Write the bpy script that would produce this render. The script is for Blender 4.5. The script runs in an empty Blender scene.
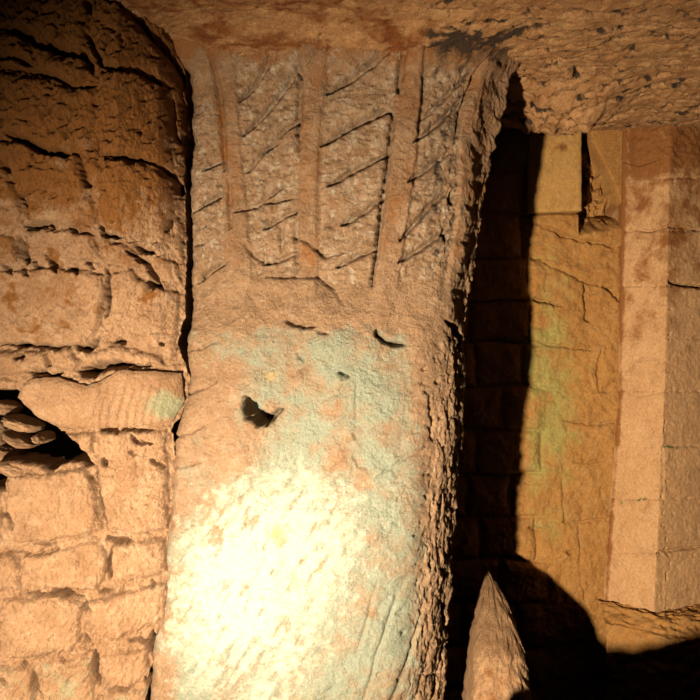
import bpy, math
import numpy as np

# ------------------------------------------------------------------ basics
F, CZ = 800.0, 1.5            # focal length in px of a 700 px frame, eye height
SC = bpy.context.scene
COL = SC.collection
rng = np.random.default_rng(7)

def px(u, v, Y):
    return ((u - 350) / F * Y, Y, CZ + (350 - v) / F * Y)

_P = np.random.default_rng(3).permutation(512)
_A = np.random.default_rng(4).random(512) * 2 * np.pi
def perlin(x, y, seed=0):
    xi = np.floor(x).astype(int); yi = np.floor(y).astype(int)
    fx = x - xi; fy = y - yi
    def g(i, j, dx, dy):
        h = _P[(_P[(i + seed * 17) & 511] + j + seed * 5) & 511]
        a = _A[h]
        return np.cos(a) * dx + np.sin(a) * dy
    sx = fx * fx * fx * (fx * (fx * 6 - 15) + 10); sy = fy * fy * fy * (fy * (fy * 6 - 15) + 10)
    a = g(xi, yi, fx, fy) * (1 - sx) + g(xi + 1, yi, fx - 1, fy) * sx
    b = g(xi, yi + 1, fx, fy - 1) * (1 - sx) + g(xi + 1, yi + 1, fx - 1, fy - 1) * sx
    return (a * (1 - sy) + b * sy) * 1.5
def fbm(x, y, seed=0, octv=4, gain=.5):
    s = 0; a = 1; t = 0
    for k in range(octv):
        s = s + a * perlin(x, y, seed + k * 3); t += a
        x = x * 2.03 + 3.1; y = y * 2.03 + 1.7; a *= gain
    return s / t
def ridged(x, y, seed=0, octv=4):
    s = 0; a = 1; t = 0
    for k in range(octv):
        s = s + a * (1 - 2 * np.abs(perlin(x, y, seed + k * 3))); t += a
        x = x * 2.03 + 3.1; y = y * 2.03 + 1.7; a *= .5
    return s / t
def sstep(a, b, x):
    t = np.clip((x - a) / (b - a), 0, 1); return t * t * (3 - 2 * t)
def lerp_tab(tab, v):          # tab: [(v,u), ...]
    t = sorted(tab); return np.interp(v, [p[0] for p in t], [p[1] for p in t])
def seg_dist(U, V, pts, closed=False):
    best = np.full(U.shape, 1e9); par = np.zeros(U.shape)
    P = list(pts) + ([pts[0]] if closed else [])
    n = len(P) - 1
    for k in range(n):
        ax, ay = P[k][:2]; bx, by = P[k + 1][:2]
        dx, dy = bx - ax, by - ay; L = dx * dx + dy * dy + 1e-9
        t = np.clip(((U - ax) * dx + (V - ay) * dy) / L, 0, 1)
        d = np.hypot(U - ax - t * dx, V - ay - t * dy)
        m = d < best
        best = np.where(m, d, best); par = np.where(m, (k + t) / n, par)
    return best, par
def inside(U, V, pts):
    c = np.zeros(U.shape, bool); n = len(pts)
    for k in range(n):
        ax, ay = pts[k]; bx, by = pts[(k + 1) % n]
        if ay == by: continue
        m = ((ay > V) != (by > V)) & (U < (bx - ax) * (V - ay) / (by - ay) + ax)
        c ^= m
    return c
def crack(U, V, pts, w, taper=True, nz=None):
    d, t = seg_dist(U, V, pts)
    ww = w * (np.sqrt(np.clip(4 * t * (1 - t), .06, 1)) if taper else 1)
    if nz is not None: ww = ww * (1 + .45 * nz)
    return np.exp(-(d / np.maximum(ww, .4)) ** 2)

# ------------------------------------------------------------------ mesh making
def grid_mesh(name, P, masks=None, mat=None, parent=None, flip=False, loc=None, drop=None):
    ny, nx = P.shape[:2]
    me = bpy.data.meshes.new(name)
    co = P.reshape(-1, 3).astype(np.float32).copy()
    if loc is not None: co -= np.array(loc, np.float32)
    idx = np.arange(ny * nx).reshape(ny, nx)
    q = np.stack([idx[:-1, :-1], idx[:-1, 1:], idx[1:, 1:], idx[1:, :-1]], -1).reshape(-1, 4)
    if drop is not None: q = q[~drop.ravel()[q].all(1)]
    if flip: q = q[:, ::-1]
    nq = len(q)
    me.vertices.add(len(co)); me.vertices.foreach_set('co', co.ravel())
    me.loops.add(nq * 4); me.loops.foreach_set('vertex_index', q.ravel().astype(np.int32))
    me.polygons.add(nq); me.polygons.foreach_set('loop_start', (np.arange(nq) * 4).astype(np.int32))
    me.polygons.foreach_set('loop_total', np.full(nq, 4, np.int32))
    me.update(calc_edges=True)
    me.polygons.foreach_set('use_smooth', np.ones(nq, bool))
    for k, a in (masks or {}).items():
        at = me.attributes.new(k, 'FLOAT', 'POINT')
        at.data.foreach_set('value', np.clip(a, 0, 1).ravel().astype(np.float32))
    if mat: me.materials.append(mat)
    o = bpy.data.objects.new(name, me); COL.objects.link(o)
    if loc is not None: o.location = loc
    if parent: o.parent = parent
    return o
def tag(o, label=None, cat=None, group=None, kind=None):
    if label: o['label'] = label
    if cat: o['category'] = cat
    if group: o['group'] = group
    if kind: o['kind'] = kind
    return o

# ------------------------------------------------------------------ materials
def rock_mat(name, c1, c2, c3, scale=9, bump=.5, fine=140, white=(.86, .82, .68), green=(.40, .47, .37),
             soot_and_shade=(.06, .042, .03), rust_and_shade=(.36, .15, .045), yellow=(.80, .68, .27), rough=.9, soft=.32):
    K = .55   # overall paleness of the stone
    c1, c2, c3, white, green, soot_and_shade, rust_and_shade, yellow = [tuple(x * K for x in c) for c in (c1, c2, c3, white, green, soot_and_shade, rust_and_shade, yellow)]
    m = bpy.data.materials.new(name); m.use_nodes = True
    nt = m.node_tree; N = nt.nodes; L = nt.links
    bs = N['Principled BSDF']; bs.inputs['Roughness'].default_value = rough
    bs.inputs['Specular IOR Level'].default_value = .25
    tc = N.new('ShaderNodeTexCoord')
    def noise(s, d=6, r=.6, dist=0.):
        n = N.new('ShaderNodeTexNoise'); n.inputs['Scale'].default_value = s
        n.inputs['Detail'].default_value = d; n.inputs['Roughness'].default_value = r
        n.inputs['Distortion'].default_value = dist
        L.new(tc.outputs['Object'], n.inputs['Vector']); return n.outputs['Fac']
    def mr(x, a, b, c=0, d=1):
        n = N.new('ShaderNodeMapRange'); n.inputs[1].default_value = a; n.inputs[2].default_value = b
        n.inputs[3].default_value = c; n.inputs[4].default_value = d; L.new(x, n.inputs[0]); return n.outputs[0]
    def mx(f, a, b):
        n = N.new('ShaderNodeMix'); n.data_type = 'RGBA'
        for s, x in ((0, f), (6, a), (7, b)):
            if isinstance(x, (tuple, list)): n.inputs[s].default_value = (*x, 1)
            elif isinstance(x, (int, float)): n.inputs[s].default_value = x
            else: L.new(x, n.inputs[s])
        return n.outputs[2]
    def ma(op, a, b):
        n = N.new('ShaderNodeMath'); n.operation = op
        for s, x in ((0, a), (1, b)):
            if isinstance(x, (int, float)): n.inputs[s].default_value = x
            else: L.new(x, n.inputs[s])
        return n.outputs[0]
    def at(k):
        n = N.new('ShaderNodeAttribute'); n.attribute_name = k; return n.outputs['Fac']
    col = mx(mr(noise(scale), .35, .65), c1, c2)
    col = mx(mr(noise(scale * 2.7, 8, .7, .4), .5, .72), col, c3)
    col = mx(mr(noise(scale * 1.6 + 3, 8, .75, .8), .52, .70, 0, .55), col, tuple(x * .42 for x in c2))
    def layer(col, key, c, ns, lo=.35, amt=1.0):
        n = noise(ns, 8, .72, .3)
        f = mr(ma('ADD', at(key), ma('MULTIPLY', ma('SUBTRACT', n, .5), 1.6)), lo, lo + soft, 0, amt)
        f = ma('MULTIPLY', f, mr(at(key), 0, .12))
        return mx(f, col, c)
    col = layer(col, 'rust_and_shade', rust_and_shade, 14)
    col = layer(col, 'green', green, 26)
    col = layer(col, 'white', white, 55)
    col = layer(col, 'yellow', yellow, 40)
    col = layer(col, 'soot_and_shade', soot_and_shade, 30)
    sp = noise(fine * 1.3, 4, .7)
    col = mx(mr(sp, .35, .7, .0, .6), col, mx(.6, col, (.045, .022, .010)))
    L.new(col, bs.inputs['Base Color'])
    h = ma('ADD', noise(fine, 6, .7), ma('MULTIPLY', noise(fine * .25, 6, .7), 1.6))
    b = N.new('ShaderNodeBump'); b.inputs['Strength'].default_value = bump
    b.inputs['Distance'].default_value = .006
    L.new(h, b.inputs['Height']); L.new(b.outputs[0], bs.inputs['Normal'])
    return m

M_LEFT  = rock_mat('rubble_stone', (.62, .40, .24), (.46, .275, .155), (.70, .50, .33), scale=9, bump=.8, green=(.44, .46, .30), rust_and_shade=(.34, .145, .035))
M_PILL  = rock_mat('carved_rock', (.52, .345, .21), (.40, .26, .155), (.62, .46, .32), scale=16, bump=.9, soft=.5, rust_and_shade=(.42, .17, .045))
M_CEIL  = rock_mat('ceiling_rock', (.74, .43, .20), (.50, .25, .10), (.84, .55, .29), scale=11, bump=.8, fine=100, rust_and_shade=(.30, .10, .025))
M_BACK  = rock_mat('back_masonry', (.62, .33, .10), (.52, .26, .075), (.60, .38, .16), scale=12, bump=.6, green=(.50, .46, .15), fine=100, soft=.75)
M_PIER  = rock_mat('dressed_stone', (.80, .50, .26), (.72, .43, .21), (.85, .56, .31), scale=8, bump=.3, fine=100, green=(.12, .22, .07))
M_PLAS  = rock_mat('plaster', (.72, .44, .15), (.64, .38, .12), (.68, .43, .18), scale=10, bump=.25, fine=90)
M_SPUR  = rock_mat('spur_rock', (.58, .37, .21), (.42, .25, .13), (.68, .46, .28), scale=22, bump=.7)
M_FLOOR = rock_mat('earth', (.10, .065, .04), (.07, .045, .03), (.13, .09, .05), scale=12, bump=.8, fine=80)

# ------------------------------------------------------------------ outlines read off the photo
PL = [(-60,190),(60,188),(110,190),(200,189),(290,190),(340,189),(380,194),(400,192),(430,182),(470,181),(520,177),(580,175),(620,168),(650,160),(700,154),(780,146)]
PS = [(-60,512),(60,507),(100,500),(150,487),(230,478),(300,466),(340,458),(400,459),(480,453),(560,449),(620,445),(700,441),(780,438)]
PC = [(-60,484),(60,482),(150,468),(230,462),(300,446),(340,428),(400,424),(480,415),(560,408),(620,402),(700,392),(780,386)]

# ================================================================== CARVED PILLAR
def build_pillar():
    nz_, z0, z1 = 660, .22, 2.36
    z = np.linspace(z0, z1, nz_)
    v = 350 - F * (z - CZ) / 2.0
    uL, uC, uS = lerp_tab(PL, v), lerp_tab(PC, v), lerp_tab(PS, v)
    Yf = 2.0
    rows = []
    lower = sstep(300, 400, v)
    n = 330
    for k in range(nz_):
        xl = (uL[k] - 350) / F * 2.03; xc = (uC[k] - 350) / F * 2.0
        YS = 2.13 - .02 * lower[k]
        xs = (uS[k] - 350) / F * YS
        ctrl = [(xl + .035, 2.42), (xl + .012, 2.2), (xl, 2.045), (xl + .03, 2.01), (xl + .2, 1.995), (xc - .14, 1.985),
                (xc - .03, 1.995), (xc + .012, 2.025), (xc + (xs - xc) * .62, YS - .045), (xs - .006, YS - .018), (xs, YS), (xs - .03, YS + .16), (xs - .15, YS + .3)]
        c = np.array(ctrl)
        if k == 0:
            s = np.r_[0, np.cumsum(np.hypot(*np.diff(c, axis=0).T))]
            ts_idx = np.arange(len(c))
            dens = [10, 14, 12, 60, 75, 42, 18, 30, 22, 10, 14, 12]
            tt = np.concatenate([np.linspace(i, i + 1, d, endpoint=False) for i, d in enumerate(dens)] + [[len(c) - 1.0]])
            n = len(tt)
        # catmull-rom
        ce = np.vstack([2 * c[0] - c[1], c, 2 * c[-1] - c[-2]])
        i = np.minimum(tt.astype(int), len(c) - 2); f = (tt - i)[:, None]
        p0, p1, p2, p3 = ce[i], ce[i + 1], ce[i + 2], ce[i + 3]
        # low tension to prevent overshoot
        m1 = (p2 - p0) * .25; m2 = (p3 - p1) * .25
        h = (2*f**3-3*f**2+1)*p1 + (f**3-2*f**2+f)*m1 + (-2*f**3+3*f**2)*p2 + (f**3-f**2)*m2
        rows.append(h)
    XY = np.array(rows)
    X, Y = XY[..., 0], XY[..., 1]; Z = np.repeat(z[:, None], X.shape[1], 1)
    dx = np.gradient(X, axis=1); dy = np.gradient(Y, axis=1); l = np.hypot(dx, dy) + 1e-9
    NX, NY = dy / l, -dx / l             # outward
    U = 350 + F * X / Y; V = 350 - F * (Z - CZ) / Y
    col = np.repeat(tt[None], X.shape[0], 0)
    frontm = sstep(2.0, 3.0, col) * (1 - sstep(6.6, 7.4, col))
    flank = sstep(6.3, 7.2, col)
    visible = sstep(1.2, 2.2, col)
    nw = fbm(U / 9, V / 9, 11, 3); Uw = U + 2.6 * nw; Vw = V + 2.6 * fbm(U / 9, V / 9, 31, 3)
    n1 = fbm(U / 14, V / 14, 2, 5, .6); jag = fbm(U / 7, V / 7, 44, 3)
    top = 1 - sstep(270, 330, V); low = 1 - top
    H = np.zeros(X.shape)
    H += .016 * fbm(U / 70, V / 70, 5, 3) + .006 * n1 + .0022 * fbm(U / 4, V / 4, 8, 3, .6)
    H += flank * (.010 * fbm(U / 12, V / 30, 6, 5, .65)) + flank * .006 * ridged(U / 8, V / 25, 61)
    # the lower mass swells out under the carved panels
    body = sstep(2.0, 3.0, col) * (1 - .75 * sstep(7.2, 9.2, col)) * (1 - sstep(9.2, 10.5, col))
    H += .03 * sstep(285, 350, V) * body + .018 * sstep(330, 420, V) * (1 - sstep(600, 800, V)) * body
    # coving into the ceiling
    H += .11 * (1 - sstep(30, 82, V + 9 * fbm(U / 25, V / 25, 81, 3))) * visible
    # three bands of herringbone panels, sunk a little, between vertical ribs
    tm = (1 - sstep(268, 292, Vw)) * frontm * sstep(38, 52, V)
    def band(le, re, vt, vb, dep):
        a = lerp_tab(le, V); b = lerp_tab(re, V)
        return dep * sstep(-1.5, 1.5, Uw - a) * (1 - sstep(-1.2, 1.2, Uw - b)) * sstep(vt - 3, vt + 5, Vw) * (1 - sstep(vb - 18, vb + 4, Vw))
    panel = np.zeros(U.shape)
    for bb in (([(40,233),(150,240),(280,252)], [(40,300),(150,300),(285,298)], 48, 285, 1), ([(40,328),(150,324),(290,316)], [(40,408),(110,393),(200,386),(300,372)], 42, 296, 1), ([(50,425),(150,417),(290,398)], [(50,474),(140,462),(230,458),(290,446)], 66, 290, 1), ([(60,188),(300,188)], [(60,212),(180,222),(300,226)], 100, 275, 1)): panel = panel + band(*bb)
    H -= band([(40,233),(150,240),(280,252)], [(40,300),(150,300),(285,298)], 48, 285, .009)
    H -= band([(40,328),(150,324),(290,316)], [(40,408),(110,393),(200,386),(300,372)], 42, 296, .011)
    H -= band([(50,425),(150,417),(290,398)], [(50,474),(140,462),(230,458),(290,446)], 66, 290, .010)
    H -= band([(60,188),(300,188)], [(60,212),(180,222),(300,226)], 100, 275, .005)
    g = []   # chisel cuts: pts, width px, depth m
    g += [([(238,100),(256,80),(276,52)],1.7,.010), ([(242,134),(268,106),(300,66)],1.9,.011), ([(262,152),(285,128),(300,119)],1.6,.009),
          ([(245,172),(262,150),(280,141)],1.4,.006), ([(232,212),(255,204),(284,184)],1.6,.008), ([(262,229),(282,216),(297,210)],1.6,.009), ([(262,264),(285,258),(296,250)],1.5,.007),
          ([(262,202),(274,201),(292,197)],1.2,.008)]
    g += [([(326,94),(366,68),(406,46)],1.7,.011), ([(322,145),(350,126),(385,109),(393,112)],1.9,.013), ([(326,187),(352,170),(392,150)],1.7,.010),
          ([(340,225),(364,210),(384,196)],1.8,.012), ([(336,267),(356,256),(376,249)],1.6,.009), ([(326,226),(336,222)],1.5,.006)]
    g += [([(414,141),(436,124),(462,98)],1.8,.011), ([(408,182),(432,164),(452,150)],1.7,.009), ([(400,240),(432,204),(450,190)],1.8,.010), ([(398,262),(418,250),(446,232)],1.7,.009), ([(420,120),(450,92),(470,72)],1.4,.006)]
    g += [([(192,211),(208,200),(224,192)],1.8,.011), ([(196,283),(210,270),(225,262)],1.8,.012), ([(202,170),(212,163),(220,161)],1.7,.008), ([(190,245),(206,240)],1.5,.006)]
    # vertical cuts beside the ribs
    g += [([(406,44),(402,70),(398,92)],1.7,.014), ([(392,110),(393,118),(388,160),(382,205),(377,250),(371,286)],1.6,.014),
          ([(301,62),(300,90),(299,120),(299,155)],1.6,.011), ([(297,208),(296,240),(297,275)],1.2,.007), ([(326,96),(322,130),(320,180),(318,250)],1.3,.006),
          ([(214,62),(218,95),(222,125),(224,170)],2.4,.008), ([(228,180),(230,228)],1.4,.005), ([(478,60),(474,85),(464,112),(458,135)],2.0,.010), ([(423,50),(424,90),(418,140)],1.4,.005),
          ([(242,243),(256,258),(270,265)],1.2,.006), ([(281,225),(281,252)],1.4,.006), ([(292,236),(305,240),(324,256),(345,252)],1.2,.006), ([(262,277),(290,277),(318,276),(335,290),(345,308)],1.1,.006)]
    for p, w, d in g:
        t_ = crack(Uw * .6 + U * .4, Vw * .6 + V * .4, p, w * 1.6, nz=jag * .35)
        H -= 2.8 * d * t_ * frontm
    # pits & deep pockets
    pits = [([(454,190),(453,205)],3,.05),([(447,228),(447,242)],2.6,.05),([(300,46),(302,54)],2.4,.02),([(299,68),(301,76)],2.2,.02),([(377,335),(385,342),(405,346)],2.6,.04),
            ([(376,328),(377,338)],2,.03),([(286,322),(305,326),(318,327)],2.2,.025),([(318,331),(330,335)],1.6,.02),([(338,372),(350,377)],2.3,.03),([(298,352),(306,362)],1.3,.012),
            ([(249,396),(256,411),(268,421)],5.0,.16),([(262,412),(272,418),(285,407)],2.8,.07),([(265,414),(269,423)],5.5,.16),
            ([(440,322),(450,334),(456,352)],3.2,.05),([(418,395),(418,440)],1.3,.012),([(353,430),(356,438)],1.4,.014),
            ([(352,453),(358,463),(366,466)],1.4,.012),([(415,472),(420,474)],1.8,.012),([(417,556),(419,562)],1.8,.022),([(440,553),(444,556)],1.8,.02),([(437,600),(440,616),(442,628)],2.4,.03),
            ([(430,666),(430,690)],1.6,.02),([(418,670),(430,671)],1.2,.012),([(306,322),(300,345)],1.0,.006),([(357,378),(356,425)],1.0,.006),([(406,616),(409,619)],1.4,.015),([(427,574),(429,580)],1.5,.015)]
    for p, w, d in pits:
        H -= d * crack(Uw, Vw, p, w, nz=jag)
    # slanting tool marks across the lower face
    def marks(vt, rowpts):
        for p, w, d in rowpts:
            nonlocal_H.append(d * crack(Uw, Vw, p, w, nz=jag))
    nonlocal_H = []
    marks(0, [([(196,352),(208,346),(222,340)],1.5,.010),([(194,397),(206,389),(222,381)],1.5,.011),([(178,440),(190,434),(210,424)],1.5,.010),([(186,466),(200,460),(212,458)],1.3,.008),
              ([(242,494),(255,482),(268,476)],1.4,.006),([(325,400),(338,392),(352,378)],1.3,.007),([(330,430),(352,412),(360,406)],1.2,.004),
              ([(372,476),(395,460),(412,448)],1.5,.008),([(318,478),(340,462),(356,446)],1.2,.005),([(186,560),(210,530),(235,505)],1.6,.004)])
    for p in nonlocal_H: H -= p * sstep(1.8, 2.2, col)
    # long raking strokes (period across), lower left to upper right
    ph = (U * .80 + (V - 500) * .50)
    st = .5 + .5 * np.cos(ph / 13 * 2 * np.pi / 2.1 + 1.6 * fbm(U / 50, V / 50, 21, 2))
    H += -.0042 * st ** 5 * sstep(440, 560, V) * frontm * (.5 + .8 * fbm(U / 30, V / 50, 23, 2))
    # steeper scoring near the right-hand edge low down
    ph2 = (U + (V - 640) * .30)
    st2 = .5 + .5 * np.cos(ph2 / 21 * 2 * np.pi + .9 * fbm(U / 40, V / 60, 25, 2))
    H += -.009 * st2 ** 12 * sstep(560, 620, V) * sstep(345, 375, U) * (1 - .3 * flank)
    # pock-marked right edge
    pk = fbm(U / 4.5, V / 7, 71, 3)
    H -= .016 * sstep(.22, .5, pk) * sstep(395, 430, U + .0 * V) * sstep(330, 380, V)
    pk2 = fbm(U / 6, V / 6, 72, 3)
    H -= .008 * sstep(.26, .5, pk2) * sstep(400, 520, V) * sstep(350, 400, U)
    # pitted panel ground in the carved area
    H -= .007 * sstep(.1, .45, fbm(U / 5, V / 5, 73, 3)) * tm * np.clip(panel, 0, 1)
    # rough sooty corner
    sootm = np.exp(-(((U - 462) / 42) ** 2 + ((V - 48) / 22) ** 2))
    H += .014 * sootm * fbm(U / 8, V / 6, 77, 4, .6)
    X2 = X + NX * H; Y2 = Y + NY * H
    # a little side jitter so the free edge is ragged
    X2 = X2 + .004 * fbm(V / 8, col, 91, 3) * sstep(7.5, 9.5, col) * 1.5
    P = np.stack([X2, Y2, Z], -1)
    # ---- what covers the stone
    big = fbm(U / 45, V / 45, 101, 3)
    fine = fbm(U / 12, V / 12, 105, 4, .6)
    ax = (U - 300) * .62 + (V - 540) * -.30; ay = (U - 300) * .35 + (V - 540) * .55
    green = sstep(305, 345, V) * (1 - sstep(392, 432, U + 20 * big)) * sstep(170, 205, U + 12 * big + .05 * (V - 400)) * (.74 + .6 * big)
    green *= 1 - .75 * np.exp(-(((U - 215) / 45) ** 2 + ((V - 420) / 90) ** 2))
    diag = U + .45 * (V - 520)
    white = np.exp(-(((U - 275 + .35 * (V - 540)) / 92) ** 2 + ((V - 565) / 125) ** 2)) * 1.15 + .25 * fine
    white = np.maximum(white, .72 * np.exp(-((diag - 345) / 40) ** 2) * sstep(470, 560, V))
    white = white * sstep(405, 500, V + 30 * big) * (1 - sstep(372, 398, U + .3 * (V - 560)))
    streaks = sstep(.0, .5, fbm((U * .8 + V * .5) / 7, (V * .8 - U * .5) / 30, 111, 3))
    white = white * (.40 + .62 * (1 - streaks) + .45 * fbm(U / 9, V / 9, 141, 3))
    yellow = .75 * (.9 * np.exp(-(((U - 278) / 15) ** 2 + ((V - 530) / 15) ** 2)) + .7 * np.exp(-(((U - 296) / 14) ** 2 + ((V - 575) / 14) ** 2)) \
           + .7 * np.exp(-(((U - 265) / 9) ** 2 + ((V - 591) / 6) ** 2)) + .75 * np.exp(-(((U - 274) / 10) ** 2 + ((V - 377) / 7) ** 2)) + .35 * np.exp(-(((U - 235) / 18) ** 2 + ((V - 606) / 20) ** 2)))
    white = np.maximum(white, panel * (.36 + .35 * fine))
    rust_and_shade = (1 - sstep(48, 84, V + 18 * big)) * .8
    rust_and_shade = np.maximum(rust_and_shade, (1 - panel) * (1 - sstep(250, 300, V)) * .46)
    rust_and_shade = np.maximum(rust_and_shade, .75 * np.exp(-((U - lerp_tab([(40,214),(170,224)], V)) / 6) ** 2) * (1 - sstep(150, 190, V)))
    rust_and_shade = np.maximum(rust_and_shade, .55 * np.exp(-((U - 318) / 5) ** 2) * (1 - sstep(220, 290, V)))
    rust_and_shade = np.maximum(rust_and_shade, .42 * sstep(180, 200, U) * (1 - sstep(150, 330, V)) * (.6 + big))
    rust_and_shade = np.maximum(rust_and_shade, .5 * np.exp(-(((U - 415) / 12) ** 2)) * (1 - sstep(120, 200, V)))
    soot_and_shade = (.9 + 1.0 * fine) * sootm + .45 * np.exp(-(((U - 440) / 26) ** 2 + ((V - 205) / 80) ** 2)) * (.6 + 1.2 * fine) + .42 * panel * (.5 + 1.3 * fbm(U / 7, V / 7, 131, 3)) + .35 * np.exp(-(((U - 455) / 14) ** 2 + ((V - 120) / 30) ** 2)) \
         + .28 * np.exp(-(((U - 225) / 35) ** 2 + ((V - 350) / 8) ** 2)) + .2 * np.exp(-(((U - 265) / 30) ** 2 + ((V - 425) / 22) ** 2))
    paleg = .5 * sstep(255, 320, V) * 0
    return grid_mesh('carved_pillar', P, dict(white=white, green=green, yellow=yellow, rust_and_shade=rust_and_shade, soot_and_shade=soot_and_shade), M_PILL, loc=(0.0, 2.15, .22))
pillar = build_pillar()
tag(pillar, 'broad rock-cut pillar with herringbone chisel marks above and pale green growth below', 'pillar')

# ================================================================== LEFT RUBBLE WALL
STONES = [
 [(-60,-60),(88,-60),(89,0),(93,25),(86,48),(62,47),(45,39),(25,31),(-60,24)],
 [(94,-60),(100,-60),(119,2),(137,22),(152,44),(168,64),(178,88),(168,87),(150,76),(130,69),(106,67),(97,50),(90,25)],
 [(-60,30),(22,36),(33,52),(33,60),(12,56),(-60,54)], [(-60,58),(10,60),(30,68),(-60,66)],
 [(36,46),(58,58),(84,60),(94,78),(72,84),(52,77),(40,68)],
 [(-60,71),(45,79),(70,90),(97,88),(96,120),(90,148),(74,150),(45,148),(20,137),(-60,130)],
 [(99,74),(130,73),(158,86),(170,100),(170,150),(176,170),(160,163),(140,157),(99,154)],
 [(-60,138),(20,143),(40,153),(76,155),(82,178),(92,198),(98,224),(70,226),(40,222),(30,222),(24,195),(10,166),(-60,156)],
 [(-60,162),(6,168),(20,200),(25,225),(-60,230)],
 [(104,160),(138,163),(158,171),(172,188),(174,215),(164,238),(140,238),(116,234),(104,226),(99,200)],
 [(176,216),(184,225),(184,268),(170,246)],
 [(26,230),(60,229),(96,236),(100,258),(78,262),(56,254),(36,258),(28,245)],
 [(-60,236),(14,236),(18,262),(-60,268)],
 [(-60,274),(50,268),(85,270),(102,275),(105,300),(102,326),(86,343),(60,346),(20,344),(-60,344)],
 [(111,272),(132,270),(150,284),(180,294),(178,332),(174,350),(140,349),(112,334),(108,310)],
 [(126,242),(136,241),(137,250),(128,250)], [(150,242),(160,243),(158,252),(150,250)],
 [(104,240),(122,244),(140,256),(150,270),(134,268),(108,262)], [(156,256),(178,262),(184,286),(160,276),(152,264)],
 [(52,350),(72,348),(82,362),(74,371),(55,369)], [(-60,350),(49,351),(51,368),(30,374),(-60,380)],
 [(92,352),(118,345),(160,356),(166,366),(120,362),(90,362)], [(162,346),(176,345),(178,358),(168,360)],
 [(98,431),(166,430),(168,470),(170,528),(140,534),(110,529),(102,500),(98,465)], [(62,433),(94,432),(94,456),(84,452)],
 [(8,474),(46,474),(88,466),(97,500),(103,530),(60,540),(15,543),(6,510)],
 [(24,552),(62,548),(100,540),(108,560),(104,584),(95,590),(40,589),(22,570)], [(-60,550),(20,556),(22,590),(-60,592)], [(30,543),(56,542),(58,548),(40,551)],
 [(114,542),(166,538),(168,570),(150,577),(120,581),(111,565)],
 [(3,598),(60,595),(83,602),(80,640),(74,650),(40,656),(5,658)], [(-60,598),(-1,598),(0,658),(-60,660)],
 [(89,600),(130,590),(168,581),(166,618),(150,627),(112,641),(92,632)],
 [(101,656),(148,647),(152,680),(130,688),(104,688)], [(76,652),(84,644),(90,650),(84,657)],
 [(40,664),(92,657),(94,700),(90,770),(45,770)], [(-60,664),(34,667),(38,770),(-60,770)], [(99,694),(146,689),(150,770),(96,770)],
 [(-60,490),(1,490),(2,542),(-60,542)]]
SLAB = [(24,386),(34,378),(60,377),(88,386),(108,378),(120,370),(182,373),(186,400),(173,421),(120,427),(62,427),(40,417),(20,397)]
HOLE = [(-200,389),(15,389),(26,403),(58,428),(78,442),(94,468),(70,462),(50,472),(34,466),(8,462),(4,492),(-200,492)]
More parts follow.
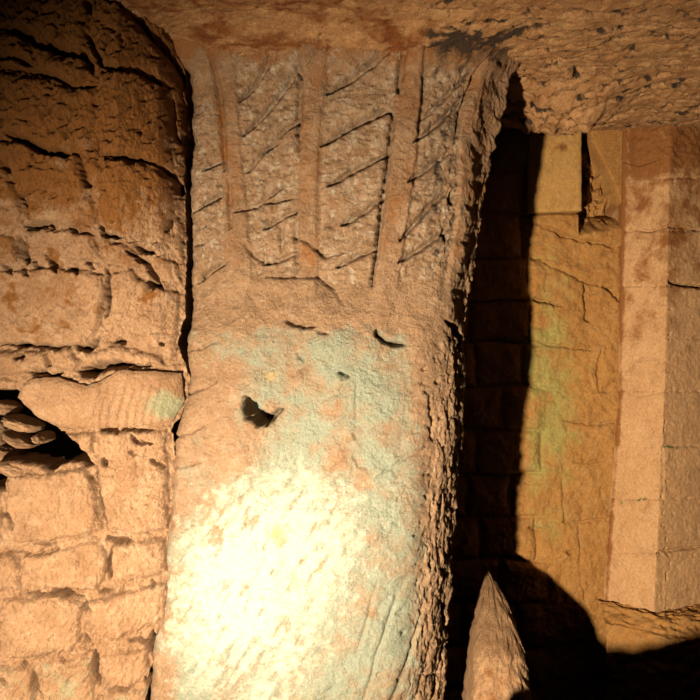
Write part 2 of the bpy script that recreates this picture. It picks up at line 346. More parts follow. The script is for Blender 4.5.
DARKS = [ # black gaps between stones
 ([(0,28),(25,33),(36,44),(52,50)],2.6,.06), ([(46,40),(56,50),(72,55),(84,52)],3.0,.07), ([(70,50),(86,58),(94,72)],2.4,.05), ([(87,34),(92,42),(96,56)],2,.05), ([(0,60),(22,60),(32,68)],1.6,.03), ([(0,67),(30,71),(48,74),(60,80),(75,87),(98,86)],1.5,.03),
 ([(88,0),(92,15)],2,.04), ([(104,0),(120,4),(136,14),(145,30),(160,42),(170,58),(180,72),(184,95)],3.0,.10), ([(118,3),(132,10),(140,20)],4.5,.10),
 ([(100,66),(128,69),(150,76),(175,90)],2.4,.06), ([(97,50),(100,66)],1.8,.03), ([(172,98),(173,120),(174,138),(184,140)],1.9,.06), ([(182,95),(186,115),(184,135),(186,155),(190,170)],1.8,.06), ([(182,132),(186,146)],4,.08),
 ([(6,134),(25,141),(45,152),(60,154),(78,154)],2.5,.06), ([(78,154),(84,178),(90,188)],1.8,.03), ([(98,154),(98,140)],1.3,.03), ([(98,155),(125,156),(150,162),(170,172)],1.3,.03), ([(157,165),(172,174),(182,196)],2.8,.06), ([(176,180),(182,194)],3,.07), ([(188,186),(192,190)],3,.05),
 ([(0,158),(10,172)],1.6,.03),([(18,192),(28,206),(31,220)],1.5,.03),([(22,225),(36,226),(46,224),(54,227)],1.6,.03),([(68,228),(78,230)],1.6,.03),
 ([(18,236),(20,248),(24,258),(30,262)],3.0,.07),([(45,254),(52,262),(58,274)],1.8,.04),([(68,266),(80,274)],1.8,.04),([(86,260),(94,268)],1.6,.03),([(0,264),(14,274)],1.6,.03),([(20,268),(30,276)],1.4,.03),([(32,260),(40,268)],1.6,.03),
 ([(98,224),(104,234),(120,237)],2,.05),([(136,245),(142,250),(154,253)],2.2,.05),([(128,252),(148,264),(158,284),(164,290)],1.7,.04),([(106,266),(108,285),(109,300),(106,318)],2.0,.06),([(148,281),(158,288)],3,.05),([(166,232),(176,215)],1.5,.03),
 ([(0,345),(25,344),(50,348),(72,346)],1.2,.03),([(16,345),(28,345)],1.8,.04),([(74,346),(86,350),(98,338)],2.4,.06),([(16,357),(28,357)],2.2,.04),([(46,351),(50,366)],1.1,.02),
 ([(28,372),(38,373),(52,376),(62,372)],2.0,.05),([(76,371),(88,374),(98,368),(116,364),(132,365)],3.2,.07),([(82,368),(95,376)],3.0,.07),([(132,362),(134,366),(150,366)],1.6,.03),([(112,341),(126,342)],1.6,.04),([(160,343),(166,345)],1.6,.03),
 ([(100,429),(116,430),(118,434)],1.7,.04),([(120,429),(158,430)],1.2,.03),([(130,434),(138,442),(154,443)],1.3,.03),([(150,458),(160,464),(166,468)],1.5,.03),([(104,458),(108,466)],2,.04),([(130,450),(140,456)],1.2,.02),
 ([(96,462),(100,490),(104,515),(108,528)],1.2,.025),([(90,474),(97,486)],1.6,.03),([(0,514),(10,518),(14,528)],2.2,.05),([(0,552),(12,552),(28,554),(50,552),(60,548)],1.3,.03),([(40,543),(52,546)],1.6,.03),
 ([(106,538),(116,540),(132,540)],1.6,.04),([(113,545),(108,565),(110,580)],1.3,.03),([(20,594),(50,594),(64,592),(84,598)],1.6,.04),([(60,592),(70,596)],2.2,.05),([(85,600),(86,614)],1.8,.04),([(84,634),(89,642)],1.8,.05),([(100,592),(112,592)],1.3,.03),([(150,582),(156,584)],1.7,.03),
 ([(126,641),(140,641),(150,648)],2,.05),([(153,632),(153,655)],3.0,.08),([(90,652),(95,656),(96,680),(100,686)],1.8,.05),([(60,658),(66,664)],1.4,.03),([(34,672),(36,690),(44,700)],1.4,.03),([(22,662),(24,668)],1.8,.03),([(108,690),(125,690),(140,682)],1.2,.03),([(146,676),(152,690),(155,705)],3.0,.07),([(2,676),(10,682)],1.5,.02),
 ([(44,600),(60,600)],.8,.01)]
GAPW = [(-60,5),(70,3),(140,3.5),(180,3.5),(210,2.2),(270,2),(290,4),(315,3),(330,8),(345,11),(362,6),(380,3.2),(400,3),(420,4),(425,10),(445,7),(465,3.6),(500,3),(530,3.6),(550,5),(565,4),(580,4),(600,2),(622,2),(630,6),(645,5),(665,4),(680,7),(780,6)]
def wall_base(u0, v):          # distance of the wall plane for a (nominal) picture column
    up = 1 - sstep(80, 330, v)
    a = np.interp(u0, [-80, 0, 120, 160, 190], [1.56, 1.63, 1.74, 1.87, 2.05])
    b = np.interp(u0, [-80, 0, 120, 160, 190], [1.84, 1.88, 1.95, 1.98, 2.02])
    return a * up + b * (1 - up)
def build_left():
    z = np.linspace(.15, 2.42, 820)
    v = 350 - F * (z - CZ) / 1.95
    ur = lerp_tab(PL, v) - lerp_tab(GAPW, v) - 1 + .9 * perlin(v / 4, v * 0, 3) + 2.0 * fbm(v / 11, v * 0 + .3, 13, 3)
    nf, nbk = 330, 22
    s = np.linspace(0, 1, nf)
    u0 = -80 + (ur[:, None] + 80) * s[None]
    Yb = wall_base(u0, v[:, None])
    X = (u0 - 350) / F * Yb; Z = np.repeat(z[:, None], nf, 1)
    U = u0; V = 350 - F * (Z - CZ) / Yb
    nzz = fbm(U / 9, V / 9, 1, 3); jag = fbm(U / 6, V / 6, 40, 3)
    Uw = U + 3.0 * nzz; Vw = V + 3.0 * fbm(U / 9, V / 9, 9, 3)
    H = -.004 + .018 * fbm(U / 13, V / 9, 12, 4, .6)
    tint = np.zeros(U.shape)
    r = np.random.default_rng(5)
    for poly in STONES:
        cx = sum(p[0] for p in poly) / len(poly); cy = sum(p[1] for p in poly) / len(poly)
        x0 = min(p[0] for p in poly) - 8; x1 = max(p[0] for p in poly) + 8; y0 = min(p[1] for p in poly) - 8; y1 = max(p[1] for p in poly) + 8
        h0 = .010 + .010 * r.random(); tx, ty = (r.random(2) - .5) * .00025; tn = r.random()
        m = (Uw > x0) & (Uw < x1) & (Vw > y0) & (Vw < y1)
        uu, vv = Uw[m], Vw[m]
        d, _ = seg_dist(uu, vv, poly, True); ins = inside(uu, vv, poly)
        k = np.where(ins, 1 - np.exp(-d / 2.0), 0)
        hh = h0 + tx * (uu - cx) + ty * (vv - cy) + .006 * fbm(U[m] / 25 + cx, V[m] / 25, 14, 3)
        H[m] = H[m] * (1 - k) + hh * k
        tint[m] = np.where(ins, tn, tint[m])
    # pocket where stones have fallen out
    d, _ = seg_dist(Uw, Vw, HOLE, True); ins = inside(Uw, Vw, HOLE)
    hk = np.where(ins, np.clip(d / 3.0, 0, 1), 0)
    rub = fbm(U / 16, V / 9, 55, 4, .6)
    H = H * (1 - hk) + hk * (-.13 + .02 * rub)
    # seat of the long slab
    insS = inside(U, V, SLAB); dS, _ = seg_dist(U, V, SLAB, True)
    ks = np.where(insS, np.clip(dS / 4, 0, 1), 0)
    H = H * (1 - ks) - .03 * ks
    for p, w, dd in DARKS:
        H -= 1.25 * dd * crack(Uw, Vw, p, w * 1.12, nz=jag) * (1 - ks)
    # rock grain
    ang = fbm((U * .8 + V * .6) / 6, (V * .8 - U * .6) / 22, 17, 4, .6)
    H += .0055 * ang + .0055 * fbm(U / 5, V / 5, 18, 4, .65) + .0015 * fbm(U / 2.2, V / 2.2, 19, 2)
    upm = 1 - sstep(90, 300, V)
    H += upm * (.013 * ridged((U * .7 + V * .7) / 14, (V * .7 - U * .7) / 26, 20, 4) + .014 * fbm(U / 12, V / 8, 22, 5, .7))
    cr = ridged((U * .5 + V * .85) / 20, (V * .5 - U * .85) / 34, 24, 3)
    H -= .006 * sstep(.78, .95, cr) + .016 * upm * sstep(.66, .9, cr)
    H -= .010 * sstep(.25, .5, fbm(U / 6, V / 5, 26, 3)) * (np.exp(-((V - 245) / 22) ** 2) + .5 * sstep(430, 600, V))
    Y = Yb - H
    P = np.stack([X, Y, Z], -1)
    # wrap round into the crevice
    back = []
    for k in range(1, nbk + 1):
        q = P[:, -1].copy(); f = k / nbk
        q[:, 1] += .42 * f ** 1.4; q[:, 0] += -.006 * math.sin(f * 3.1) - .012 * f + .008 * fbm(z * 40, z * 0 + k * .3, 66, 3) * f
        back.append(q)
    P = np.concatenate([P, np.stack(back, 1)], 1)
    pad = lambda a: np.concatenate([a, np.repeat(a[:, -1:], nbk, 1)], 1)
    big = fbm(U / 40, V / 40, 27, 3)
    rust_and_shade = (1 - sstep(80, 380, V)) * (1.0 + .5 * big) * (1 - .35 * sstep(120, 190, U)) + .25 * np.exp(-(((U - 45) / 25) ** 2 + ((V - 520) / 25) ** 2)) + .35 * np.exp(-(((U - 105) / 12) ** 2 + ((V - 620) / 12) ** 2))  # brown rising toward the top paints in the dim upper light; spots are stains
    rust_and_shade += .32 * (tint - .5) * (1 - upm) + .35 * sstep(.05, .45, fbm(U / 22, V / 16, 28, 4)) * (1 - sstep(300, 560, V))
    green = .42 * sstep(120, 175, U) * sstep(535, 560, V) * (.7 + big)
    green = np.maximum(green, .35 * (tint > .72) * sstep(420, 480, V))
    soot_and_shade = .25 * upm * (big > .1) * (1 - sstep(60, 120, U)) + .15 * (tint < .2) * (1 - upm)  # upper left darkened in the colour for its dim light; odd stones darker
    return grid_mesh('wall_left', P, dict(rust_and_shade=pad(rust_and_shade), green=pad(green), white=pad(0 * U), yellow=pad(0 * U), soot_and_shade=pad(soot_and_shade)), M_LEFT, drop=pad(hk) > .99)
wall_left = build_left()
tag(wall_left, kind='structure')

# generic solid from a picture outline: the front follows H(U,V), sides go back by `depth`
def solid_from_outline(name, poly, Yfun, depth, front, mat, masks, parent=None, step=1.3, round_px=4, round_h=.012, loc=None, wob=1.5):
    us = [p[0] for p in poly]; vs = [p[1] for p in poly]
    cx, cy = (min(us) + max(us)) / 2, (min(vs) + max(vs)) / 2
    # polar-like grid: rings from the rim to the centre line, so the rim follows the outline
    per = np.array(list(poly) + [poly[0]], float)
    L = np.r_[0, np.cumsum(np.hypot(*np.diff(per, axis=0).T))]
    nper = int(L[-1] / step); t = np.linspace(0, L[-1], nper)
    ru = np.interp(t, L, per[:, 0]); rv = np.interp(t, L, per[:, 1])
    w = fbm(t / 9, t * 0 + .5, 5, 3) * wob; w[-1] = w[0]
    # spine to shrink toward (medial segment)
    hw = (max(us) - min(us)) / 2; hh = (max(vs) - min(vs)) / 2
    if hw > hh: su = np.clip(ru, cx - (hw - hh), cx + (hw - hh)); sv = np.full_like(ru, cy)
    else: sv = np.clip(rv, cy - (hh - hw), cy + (hh - hw)); su = np.full_like(ru, cx)
    dr = np.hypot(ru - su, rv - sv); ru = ru + (ru - su) / dr * w; rv = rv + (rv - sv) / dr * w
    nr = int(min(hw, hh) / step) + 4
    f = np.linspace(0, 1, nr)[:, None]
    U = ru[None] * (1 - f) + su[None] * f; V = rv[None] * (1 - f) + sv[None] * f
    Yb = Yfun(U, V)
    X = (U - 350) / F * Yb; Z = CZ + (350 - V) / F * Yb
    d = f * np.hypot(ru - su, rv - sv)[None]
    H = front(U, V) - round_h * np.exp(-(d / round_px) ** 1.3)
    P = np.stack([X, Yb - H, Z], -1)
    sk = []
    for k in range(8, 0, -1):
        q = P[0].copy(); g = k / 8; q[:, 1] += depth * g
        q[:, 0] -= .004 * g * (X[0] - X.mean()) ; sk.append(q)
    P = np.concatenate([np.stack(sk, 0), P], 0)
    mk = {}
    for k, fn in masks.items():
        a = fn(U, V) + 0 * U; mk[k] = np.concatenate([np.repeat(a[:1], 8, 0), a], 0)
    return grid_mesh(name, P, mk, mat, parent=parent, flip=True, loc=loc)

def slab_front(U, V):
    h = .024 + .004 * fbm(U / 30, V / 20, 3, 3) + .0016 * fbm(U / 5, V / 5, 4, 4, .6)
    h += .0022 * np.sin((U + .25 * V) / 1.35 + 2 * fbm(U / 20, V / 20, 6, 2)) * sstep(85, 105, U) * sstep(380, 392, V) * (1 - sstep(150, 178, U))
    return h
zero = lambda U, V: 0 * U
slab = solid_from_outline('projecting_slab', SLAB, lambda U, V: wall_base(U, V), .06, slab_front, M_LEFT,
        dict(rust_and_shade=lambda U, V: .3 * np.exp(-((U - 60) / 20) ** 2), green=lambda U, V: 1.0 * np.exp(-(((U - 168) / 22) ** 2 + ((V - 405) / 16) ** 2)), white=zero, yellow=zero, soot_and_shade=zero),
        parent=wall_left)
slab['label'] = 'long pale slab with fine chisel ripples and a green right end'

def chip(u, v, ru, rv, tilt, seed, Y):
    n, m = 26, 44
    a = np.linspace(0, np.pi, n); b = np.linspace(0, 2 * np.pi, m)
    A, B = np.meshgrid(a, b, indexing='ij')
    q = np.array([np.sin(A) * np.cos(B), np.sin(A) * np.sin(B), np.cos(A)])
    r = 1 + .28 * fbm(q[0] * 1.6 + seed, q[1] * 1.6 + q[2] * 1.9, seed, 4, .6)
    q = np.sign(q) * np.abs(q) ** .8 * r
    q[..., -1] = q[..., 0]
    s_ = Y / F; x = q[0] * ru * s_; z_ = q[2] * rv * s_; y_ = q[1] * .07
    c, sn = math.cos(tilt), math.sin(tilt)
    X = x * c + z_ * sn; Zz = -x * sn + z_ * c
    cx, _, cz = px(u, v, Y)
    P = np.stack([X + cx, y_ + Y + .02, Zz + cz], -1)
    zz = 0 * X
    return grid_mesh('loose_stone', P, dict(rust_and_shade=zz, green=zz, white=zz, yellow=zz, soot_and_shade=zz), M_LEFT, parent=wall_left, flip=True)
for a in [(20,424,17,6,.35,1,1.93), (18,440,15,4.5,.5,2,1.95), (41,438,6,3,1.0,3,1.92), (2,408,12,7,.2,4,1.97), (14,468,16,8,.3,5,1.92), (-14,446,20,30,.1,6,2.02), (4,456,14,9,.2,8,2.0)]:
    chip(*a)

# ================================================================== CEILING
def build_ceiling():
    x = np.linspace(-1.5, 2.0, 620); y = np.linspace(.2, 3.1, 520)
    X, Y = np.meshgrid(x, y)
    U = 350 + F * X / Y; V = 350 - F * (2.25 - CZ) / Y
    Zc = 2.255 + .012 * fbm(X * 3, Y * 3, 3, 3)
    d = np.zeros(X.shape)      # + = hangs lower
    d += .012 * fbm(X * 12, Y * 14, 5, 5, .65) + .006 * fbm(X * 45, Y * 60, 7, 4, .65)
    lam = fbm(X * 9 + .8 * fbm(X * 5, Y * 5, 2, 2), Y * 26, 9, 4, .6)
    right = sstep(400, 470, U)
    d -= .024 * sstep(.12, .4, lam) * (.35 + .8 * right)
    cr = ridged(X * 7 + 1.2 * fbm(X * 6, Y * 6, 12, 2), Y * 17, 15, 3)
    d -= .016 * sstep(.80, .95, cr) * (.3 + .9 * right)
    # swelling by the recess
    d += .085 * np.exp(-(np.abs((X - .63) / .17) ** 3 + ((Y - 2.42) / .19) ** 2)) * (1 + .35 * fbm(X * 30, Y * 18, 17, 3))
    d += .03 * np.exp(-(((X - 1.0) / .25) ** 2 + ((Y - 2.5) / .2) ** 2))
    # junction with the pillar
    d += .03 * sstep(1.8, 1.98, Y) * sstep(-.42, -.3, X) * (1 - sstep(.3, .42, X))
    P = np.stack([X, Y, Zc - d], -1)
    big = fbm(X * 6, Y * 6, 21, 3)
    soot_and_shade = (.95 + .9 * fbm(X * 22, Y * 40, 91, 4, .65)) * np.exp(-(((U - 465) / 42) ** 2 + ((V - 42) / 15) ** 2)) + .5 * sstep(.5, .9, cr) * (.3 + right) + .62 * sstep(.10, .35, lam) * (.15 + right)  # soot patch; cracks and sunken flakes are darkened in the colour as well
    rust_and_shade = .35 - .3 * right + .7 * big + .3 * sstep(.6, .9, cr) - .3 * sstep(500, 560, U)
    return grid_mesh('ceiling', P, dict(soot_and_shade=soot_and_shade, rust_and_shade=rust_and_shade, green=.5 * np.exp(-(((U - 450) / 40) ** 2 + ((V - 12) / 10) ** 2)) * 0, white=0 * X, yellow=0 * X), M_CEIL)
ceiling = build_ceiling(); tag(ceiling, kind='structure')

# ================================================================== BACK WALL
def masonry(U, V, hpx, wpx, seed, gap=2.2):
    Vr = V + 5 * fbm(U / 60, V / 60, seed, 2); Ur = U + 4 * fbm(U / 40, V / 40, seed + 1, 2)
    row = np.floor(Vr / hpx); rr = np.random.default_rng(seed).random(400)
    off = rr[(row.astype(int)) % 400] * wpx
    w = wpx * (.8 + .5 * rr[(row.astype(int) * 7 + 3) % 400])
    cu = (Ur + off) / w; c = np.floor(cu)
    dv = np.minimum(Vr - row * hpx, (row + 1) * hpx - Vr); du = np.minimum(cu - c, c + 1 - cu) * w
    d = np.minimum(du, dv); h = rr[((row * 31 + c * 17).astype(int)) % 400]
    return d, h
BR = [(100,628),(215,623),(400,622),(600,612),(760,604)]
def build_back():
    Yb = 2.75
    x = np.linspace(-.55, 1.30, 520); z = np.linspace(-.02, 2.36, 620)
    X, Z = np.meshgrid(x, z); U = 350 + F * X / Yb; V = 350 - F * (Z - CZ) / Yb
    Uw = U + 2.5 * fbm(U / 9, V / 9, 1, 3); Vw = V + 2.5 * fbm(U / 9, V / 9, 8, 3); jag = fbm(U / 6, V / 6, 40, 3)
    plain = sstep(532, 548, U) * (1 - sstep(0, 1, V * 0))
    d, h = masonry(U, V, 43, 52, 3)
    H = (.022 * (1 - np.exp(-d / 3.2)) + .018 * (h - .5)) * (1 - .9 * plain) + .012 * plain
    H += .012 * fbm(U / 30, V / 30, 4, 3) + .005 * fbm(U / 9, V / 9, 5, 4, .65) + .002 * fbm(U / 3, V / 3, 6, 2)
    H += .03 * np.exp(-((V - 640) / 30) ** 2) * 0
    for p, w, dd in [([(525,223),(548,229),(560,236),(590,243),(618,247)],1.3,.018),([(540,262),(560,270),(585,282),(618,292)],1.3,.013),([(527,299),(545,302),(560,306)],1.5,.025),
                     ([(522,337),(545,344),(575,348),(592,350)],1.3,.015),([(555,300),(552,330)],1.0,.004),([(584,284),(586,318),(590,322)],1.6,.02),([(602,285),(612,292),(618,302)],2,.02),
                     ([(562,478),(564,522)],1.3,.010),([(512,483),(540,482),(562,480)],1.1,.008),([(562,420),(590,424),(615,422)],1.3,.012),([(562,522),(590,521),(606,517)],1.3,.014),
                     ([(600,350),(597,372),(598,392)],1.8,.010),([(527,527),(545,530)],1.5,.014),([(590,392),(612,390)],1.1,.008),([(566,550),(571,553)],2,.02),([(520,385),(560,392)],1,.006),([(572,462),(604,460)],1.2,.01),([(578,524),(580,580),(586,600)],1.2,.008)]:
        H -= dd * crack(Uw, Vw, p, w * 1.1, nz=jag)
    lumps = fbm(U / 11, V / 11, 50, 4, .65)
    H += .006 * lumps * sstep(215, 240, V) * plain
    # hollow under the ceiling, edged by a curved rib of plaster
    curve = lerp_tab([(100,584),(140,590),(160,600),(180,610),(200,617),(222,621),(240,621)], V)
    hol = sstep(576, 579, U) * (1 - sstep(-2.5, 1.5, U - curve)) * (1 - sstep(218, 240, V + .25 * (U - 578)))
    H -= .07 * hol * (1 + .5 * lumps + .45 * ridged(U / 12, V / 30, 53, 3))
    plas = sstep(-1.5, 2, U - curve) * (1 - sstep(205, 250, V)); 
    H = H * (1 - plas * .85) + .018 * plas
    # course carrying the block stands forward a touch
    H += .016 * sstep(528, 531, U) * sstep(213, 217, V) * (1 - sstep(-5, 5, V - lerp_tab([(520,223),(620,247)], U) )) 
    P = np.stack([X, Yb - H, Z], -1)
    big = fbm(U / 30, V / 30, 61, 4)
    gr = 1.35 * np.exp(-((U - 545) / 36) ** 2) * np.exp(-((V - 400) / 135) ** 2) * (.75 + .9 * big)
    gr = np.maximum(gr, .6 * np.exp(-(((U - 552) / 14) ** 2 + ((V - 258) / 12) ** 2)))
    gr *= sstep(505, 535, U)
    rust_and_shade = .7 * np.exp(-((U - 620) / 7) ** 2) * sstep(180, 220, V) + .35 * big + .25 * sstep(540, 400, V) * 0
    soot_and_shade = .5 * (1 - sstep(527, 533, U)) * .0 + .3 * hol  # shade of the hollow painted into the colour
    yel = .0 * U
    return grid_mesh('wall_back', P, dict(green=gr, rust_and_shade=rust_and_shade, soot_and_shade=soot_and_shade, white=0 * U, yellow=yel), M_BACK, flip=False)
wall_back = build_back(); tag(wall_back, kind='structure')

BLK = [(527,122),(577.5,122),(577.5,213),(524,215)]
def blk_front(U, V): return .052 + .003 * fbm(U / 22, V / 22, 3, 3) + .001 * fbm(U / 5, V / 5, 4, 3) - .018 * (1 - sstep(526, 548, U + .22 * (V - 140)))
block = solid_from_outline('corbel_block', BLK, lambda U, V: 2.75 + 0 * U, .10, blk_front, M_PLAS,
        dict(rust_and_shade=lambda U, V: .6 * np.exp(-(((U - 560) / 10) ** 2 + ((V - 152) / 7) ** 2)), green=lambda U, V: .2 + 0 * U, white=zero, yellow=zero,
             soot_and_shade=lambda U, V: .45 * np.exp(-(((U - 560) / 10) ** 2 + ((V - 151) / 6) ** 2))), parent=wall_back, round_px=1.6, round_h=.004, wob=.5)
block['label'] = 'smooth pale block standing proud under the ceiling'

# ================================================================== DRESSED STONE PIER
def build_pier():
    zb, zt = .60, 2.31
    z = np.linspace(zb, zt, 480); v = 350 - F * (z - CZ) / 2.62
    xl = (lerp_tab([(100,624),(215,622),(400,620),(600,606)], v) - 350) / F * 2.72
    xc = (lerp_tab([(100,670),(215,668),(400,664),(600,654)], v) - 350) / F * 2.60
    rows = []
    dens = [14, 90, 90, 30]
    for k in range(len(z)):
        c = np.array([(xl[k] - .02, 2.86), (xl[k], 2.725), (xc[k], 2.60), (xc[k] + .30, 2.72), (xc[k] + .62, 2.86)])
        tt = np.concatenate([np.linspace(i, i + 1, d, endpoint=False) for i, d in enumerate(dens)] + [[4.0]])
        i = np.minimum(tt.astype(int), 3); f = (tt - i)[:, None]
        rows.append(c[i] * (1 - f) + c[i + 1] * f)
    XY = np.array(rows)
    # soften the arrises
    for _ in range(2): XY[:, 1:-1] = (XY[:, :-2] + 2 * XY[:, 1:-1] + XY[:, 2:]) / 4
    X, Y = XY[..., 0], XY[..., 1]; Z = np.repeat(z[:, None], X.shape[1], 1)
    dx = np.gradient(X, axis=1); dy = np.gradient(Y, axis=1); l = np.hypot(dx, dy) + 1e-9
    NX, NY = dy / l, -dx / l
    U = 350 + F * X / Y; V = 350 - F * (Z - CZ) / Y; jag = fbm(U / 6, V / 6, 40, 3)
    Vw = V + 1.3 * fbm(U / 14, V / 14, 3, 3)
    col = np.repeat(tt[None], len(z), 0)
    H = .003 * fbm(U / 30, V / 30, 5, 3) + .0022 * fbm(U / 8, V / 8, 6, 4, .6)
    tint = np.zeros(U.shape); r = np.random.default_rng(9); H += .0015 * fbm(U / 3, V / 3, 8, 2)
    jl = [-60,178,231,286,338,391,446,499,555,640]
    for k in range(len(jl) - 1):
        slope = lambda U: 0
        m = (Vw > jl[k]) & (Vw <= jl[k + 1]); tl, tr = r.random(2)
        tint[m] = np.where(U[m] < 660, tl, tr)
        H[m] += .004 * (np.where(U[m] < 664, tl, tr) - .5)
        if k: H -= .0065 * np.exp(-((Vw - jl[k]) / 1.1) ** 2) * (.35 + .8 * sstep(-.3, .4, jag))
    for p, w, dd in [([(668,282),(685,286),(720,288)],1.6,.03),([(656,554),(672,551),(720,545)],1.5,.02),([(617,160),(640,165),(664,158)],1.3,.01),([(628,228),(650,231),(668,226),(700,231)],1.3,.012),
                     ([(613,596),(618,604)],1.5,.012),([(624,392),(640,396),(664,392)],1.0,.006)]:
        H -= dd * crack(U, Vw, p, w, nz=jag)
    H -= .006 * sstep(.35, .55, fbm(U / 4, V / 6, 50, 2)) * np.exp(-((U - 664) / 10) ** 2)
    # rough unplastered head of the pier
    hd = (1 - sstep(150, 190, V)) * sstep(625, 640, U)
    H += hd * (.010 * fbm(U / 12, V / 10, 30, 4, .65) + .012)
    H *= sstep(.8, 1.2, col)
    P = np.stack([X + NX * H, Y + NY * H, Z], -1)
    sp = fbm(U / 3.5, V / 3.5, 70, 3)
    gr = (np.exp(-(((U - 668) / 18) ** 2 + ((V - 447) / 2.6) ** 2)) + np.exp(-(((U - 642) / 6) ** 2 + ((V - 500) / 5) ** 2)) + .6 * np.exp(-(((U - 622) / 5) ** 2 + ((V - 503) / 4) ** 2)) + .5 * np.exp(-(((U - 668) / 4) ** 2 + ((V - 405) / 12) ** 2))) * (.5 + 1.2 * sp)
    rust_and_shade = .22 * tint + .4 * hd + .38 * (1 - sstep(150, 430, V)) + .9 * .6 * np.exp(-((U - lerp_tab([(100,624),(215,622),(400,620),(600,606)], V)) / 3.0) ** 2) + .35 * fbm(U / 25, V / 25, 73, 3) + .25 * sstep(260, 160, V) * 0  # fade from the top is painted dimness; block tones and edge line are staining
    return grid_mesh('stone_pier', P, dict(green=gr, rust_and_shade=rust_and_shade, soot_and_shade=.25 * (tint > .8) * fbm(U / 9, V / 9, 75, 3), white=0 * U, yellow=0 * U), M_PIER, loc=(1.1, 2.75, zb))
pier = build_pier()
tag(pier, 'tall pier of smooth dressed stone blocks with an upright corner, right of the recess', 'pier')

# ================================================================== LEDGE UNDER THE PIER
def build_ledge():
    x = np.linspace(.84, 2.0, 330); t = np.linspace(0, 1, 150)
    X, T = np.meshgrid(x, t)
    # profile: from floor up the rough front, then back over the top to the pier
    zt = .665 - .0 * X + .03 * sstep(1.1, 1.35, X) + .012 * fbm(X * 14, X * 0, 3, 3)
    front = T < .62
    a = np.clip(T / .62, 0, 1); b = np.clip((T - .62) / .38, 0, 1)
    Zp = -.02 + a * (zt - .045) - 0 + .045 * sstep(0, .35, b)
    Yp = 2.46 + .03 * a + .24 * b
    U = 350 + F * X / Yp; V = 350 - F * (Zp - CZ) / Yp
    n = fbm(X * 22, (Zp + Yp) * 30, 5, 4, .65)
    slope = sstep(.46, .75, T)
    H = .022 * n + .014 * ridged(X * 18, (Zp + Yp) * 34, 12, 3)
    fade = sstep(.84, 1.0, X)
    Yp = Yp + (1 - fade) * .14 + .10 * sstep(.62, 0.0, T) * 0 + .06 * slope * 0
    P = np.stack([X, Yp - H * .7, Zp + H * .5 * slope], -1)
    return grid_mesh('stone_ledge', P, dict(rust_and_shade=.3 + .5 * n, soot_and_shade=.25 * (n > .2), green=0 * X, white=0 * X, yellow=0 * X), M_BACK, loc=(1.2, 2.6, 0), flip=False)
ledge = build_ledge()
tag(ledge, 'rough low rock ledge at the foot of the dressed stone pier', 'ledge')

# ================================================================== POINTED SPUR
def build_spur():
    n, m = 170, 240
    z = np.linspace(-.02, .835, n); th = np.linspace(0, 2 * np.pi, m)
    Zg, T = np.meshgrid(z, th, indexing='ij')
    yc = np.interp(z, [0, .6, .695, .758, .80, .835], [1.98, 2.08, 2.15, 2.28, 2.38, 2.46])
    vv = 350 + F * (CZ - z) / yc
    ur = lerp_tab([(565, 486), (580, 495), (600, 506), (625, 516), (650, 523), (700, 532), (800, 545), (950, 560)], vv)
    ul = lerp_tab([(565, 484), (580, 484), (600, 480), (650, 475), (700, 471), (800, 464), (950, 455)], vv)
    xr = (ur - 350) / F * yc; xlft = (ul - 350) / F * yc
    cx = (xr + xlft) / 2; rx = (xr - xlft) / 2; ry = np.interp(z, [0, .5, .7, .8, .835], [.10, .09, .07, .04, .004])
    lat = fbm(np.cos(T) * 2.2 + 5 + Zg * 2, np.sin(T) * 2.2 + Zg * 34, 7, 5, .62)
    X = cx[:, None] + rx[:, None] * np.cos(T) * (1 + .10 * lat)
    Y = yc[:, None] + np.where(np.sin(T) > 0, np.maximum(2.44 - yc, .01)[:, None], ry[:, None]) * np.sin(T) * (1 + .1 * lat) + .02 * fbm(np.cos(T) * 3 + 9, Zg * 50 + np.sin(T) * 3, 9, 5, .65)
    X = X + .005 * fbm(T * 3, Zg * 50, 19, 3) * np.minimum(1, rx[:, None] / .02)
    X[:, -1] = X[:, 0]; Y[:, -1] = Y[:, 0]
    P = np.stack([X, Y, Zg], -1)
    nn = fbm(X * 25, Zg * 25, 33, 3)
    return grid_mesh('rock_spur', P, dict(rust_and_shade=.25 + .5 * nn, soot_and_shade=0 * X, green=0 * X, white=0 * X, yellow=0 * X), M_SPUR, loc=(.42, 2.15, 0))
spur = build_spur()
tag(spur, 'small pointed rock standing in the dark gap right of the carved pillar', 'rock')

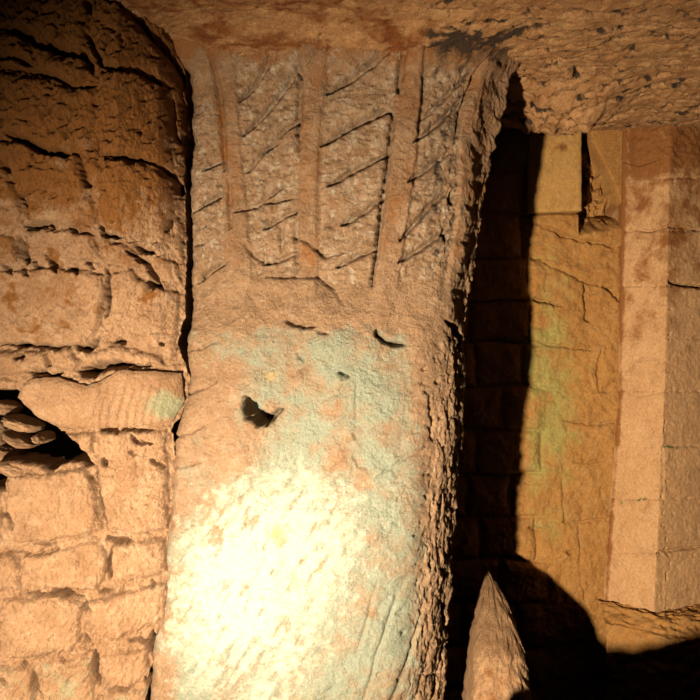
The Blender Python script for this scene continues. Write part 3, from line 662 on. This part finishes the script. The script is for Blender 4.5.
# ================================================================== FLOOR: below-view bank raised to shadow the lower right, then a trench along the walls
def build_floor():
    x = np.linspace(-1.5, 2.2, 300); y = np.linspace(-.3, 3.0, 300)
    X, Y = np.meshgrid(x, y)
    hb = .50 + (.735 - .50) * sstep(.11, .165, X) + .04 * sstep(.22, .42, X)
    edge = 1 - sstep(1.60, 1.66, Y + .02 * fbm(X * 9, X * 0, 3, 3))
    hb = hb * (1 - .0 * X)
    near = sstep(.55, 1.35, Y)
    Zg = edge * (.45 * (1 - near) + hb * near) + .010 * fbm(X * 14, Y * 14, 5, 4, .6) - .01
    P = np.stack([X, Y, Zg], -1)
    return grid_mesh('floor', P, dict(rust_and_shade=0 * X, soot_and_shade=0 * X, green=0 * X, white=0 * X, yellow=0 * X), M_FLOOR)
floor = build_floor(); tag(floor, kind='structure')

# ================================================================== LIGHT
def lamp(name, kind, loc, target, energy, color, **kw):
    d = bpy.data.lights.new(name, kind); d.energy = energy; d.color = color
    for k, v_ in kw.items(): setattr(d, k, v_)
    o = bpy.data.objects.new(name, d); COL.objects.link(o); o.location = loc
    from mathutils import Vector
    o.rotation_euler = (Vector(target) - Vector(loc)).to_track_quat('-Z', 'Y').to_euler()
    return o
lamp('floor_lamp', 'SPOT', (-.595, .30, .97), (.20, 2.1, .84), 650, (1, .755, .50), shadow_soft_size=.03, spot_size=math.radians(110), spot_blend=1.0)
lamp('spot_lamp', 'SPOT', (-.62, .95, .62), px(285, 545, 2.0), 52, (1, .94, .80), shadow_soft_size=.03, spot_size=math.radians(46), spot_blend=1.0)
w = bpy.data.worlds.new('World'); SC.world = w; w.use_nodes = True
w.node_tree.nodes['Background'].inputs[0].default_value = (.5, .2, .1, 1)
w.node_tree.nodes['Background'].inputs[1].default_value = .002

# ================================================================== CAMERA
cd = bpy.data.cameras.new('Camera'); cd.sensor_width = 36; cd.lens = F / 700 * 36; cd.clip_start = .02
cam = bpy.data.objects.new('Camera', cd); COL.objects.link(cam)
cam.location = (0, 0, CZ); cam.rotation_euler = (math.pi / 2, 0, 0); SC.camera = cam
SC.cycles.diffuse_bounces = 1
SC.view_settings.view_transform = 'Standard'; SC.view_settings.look = 'None'
SC.view_settings.gamma = 1; SC.view_settings.use_curve_mapping = False; SC.view_settings.exposure = 0
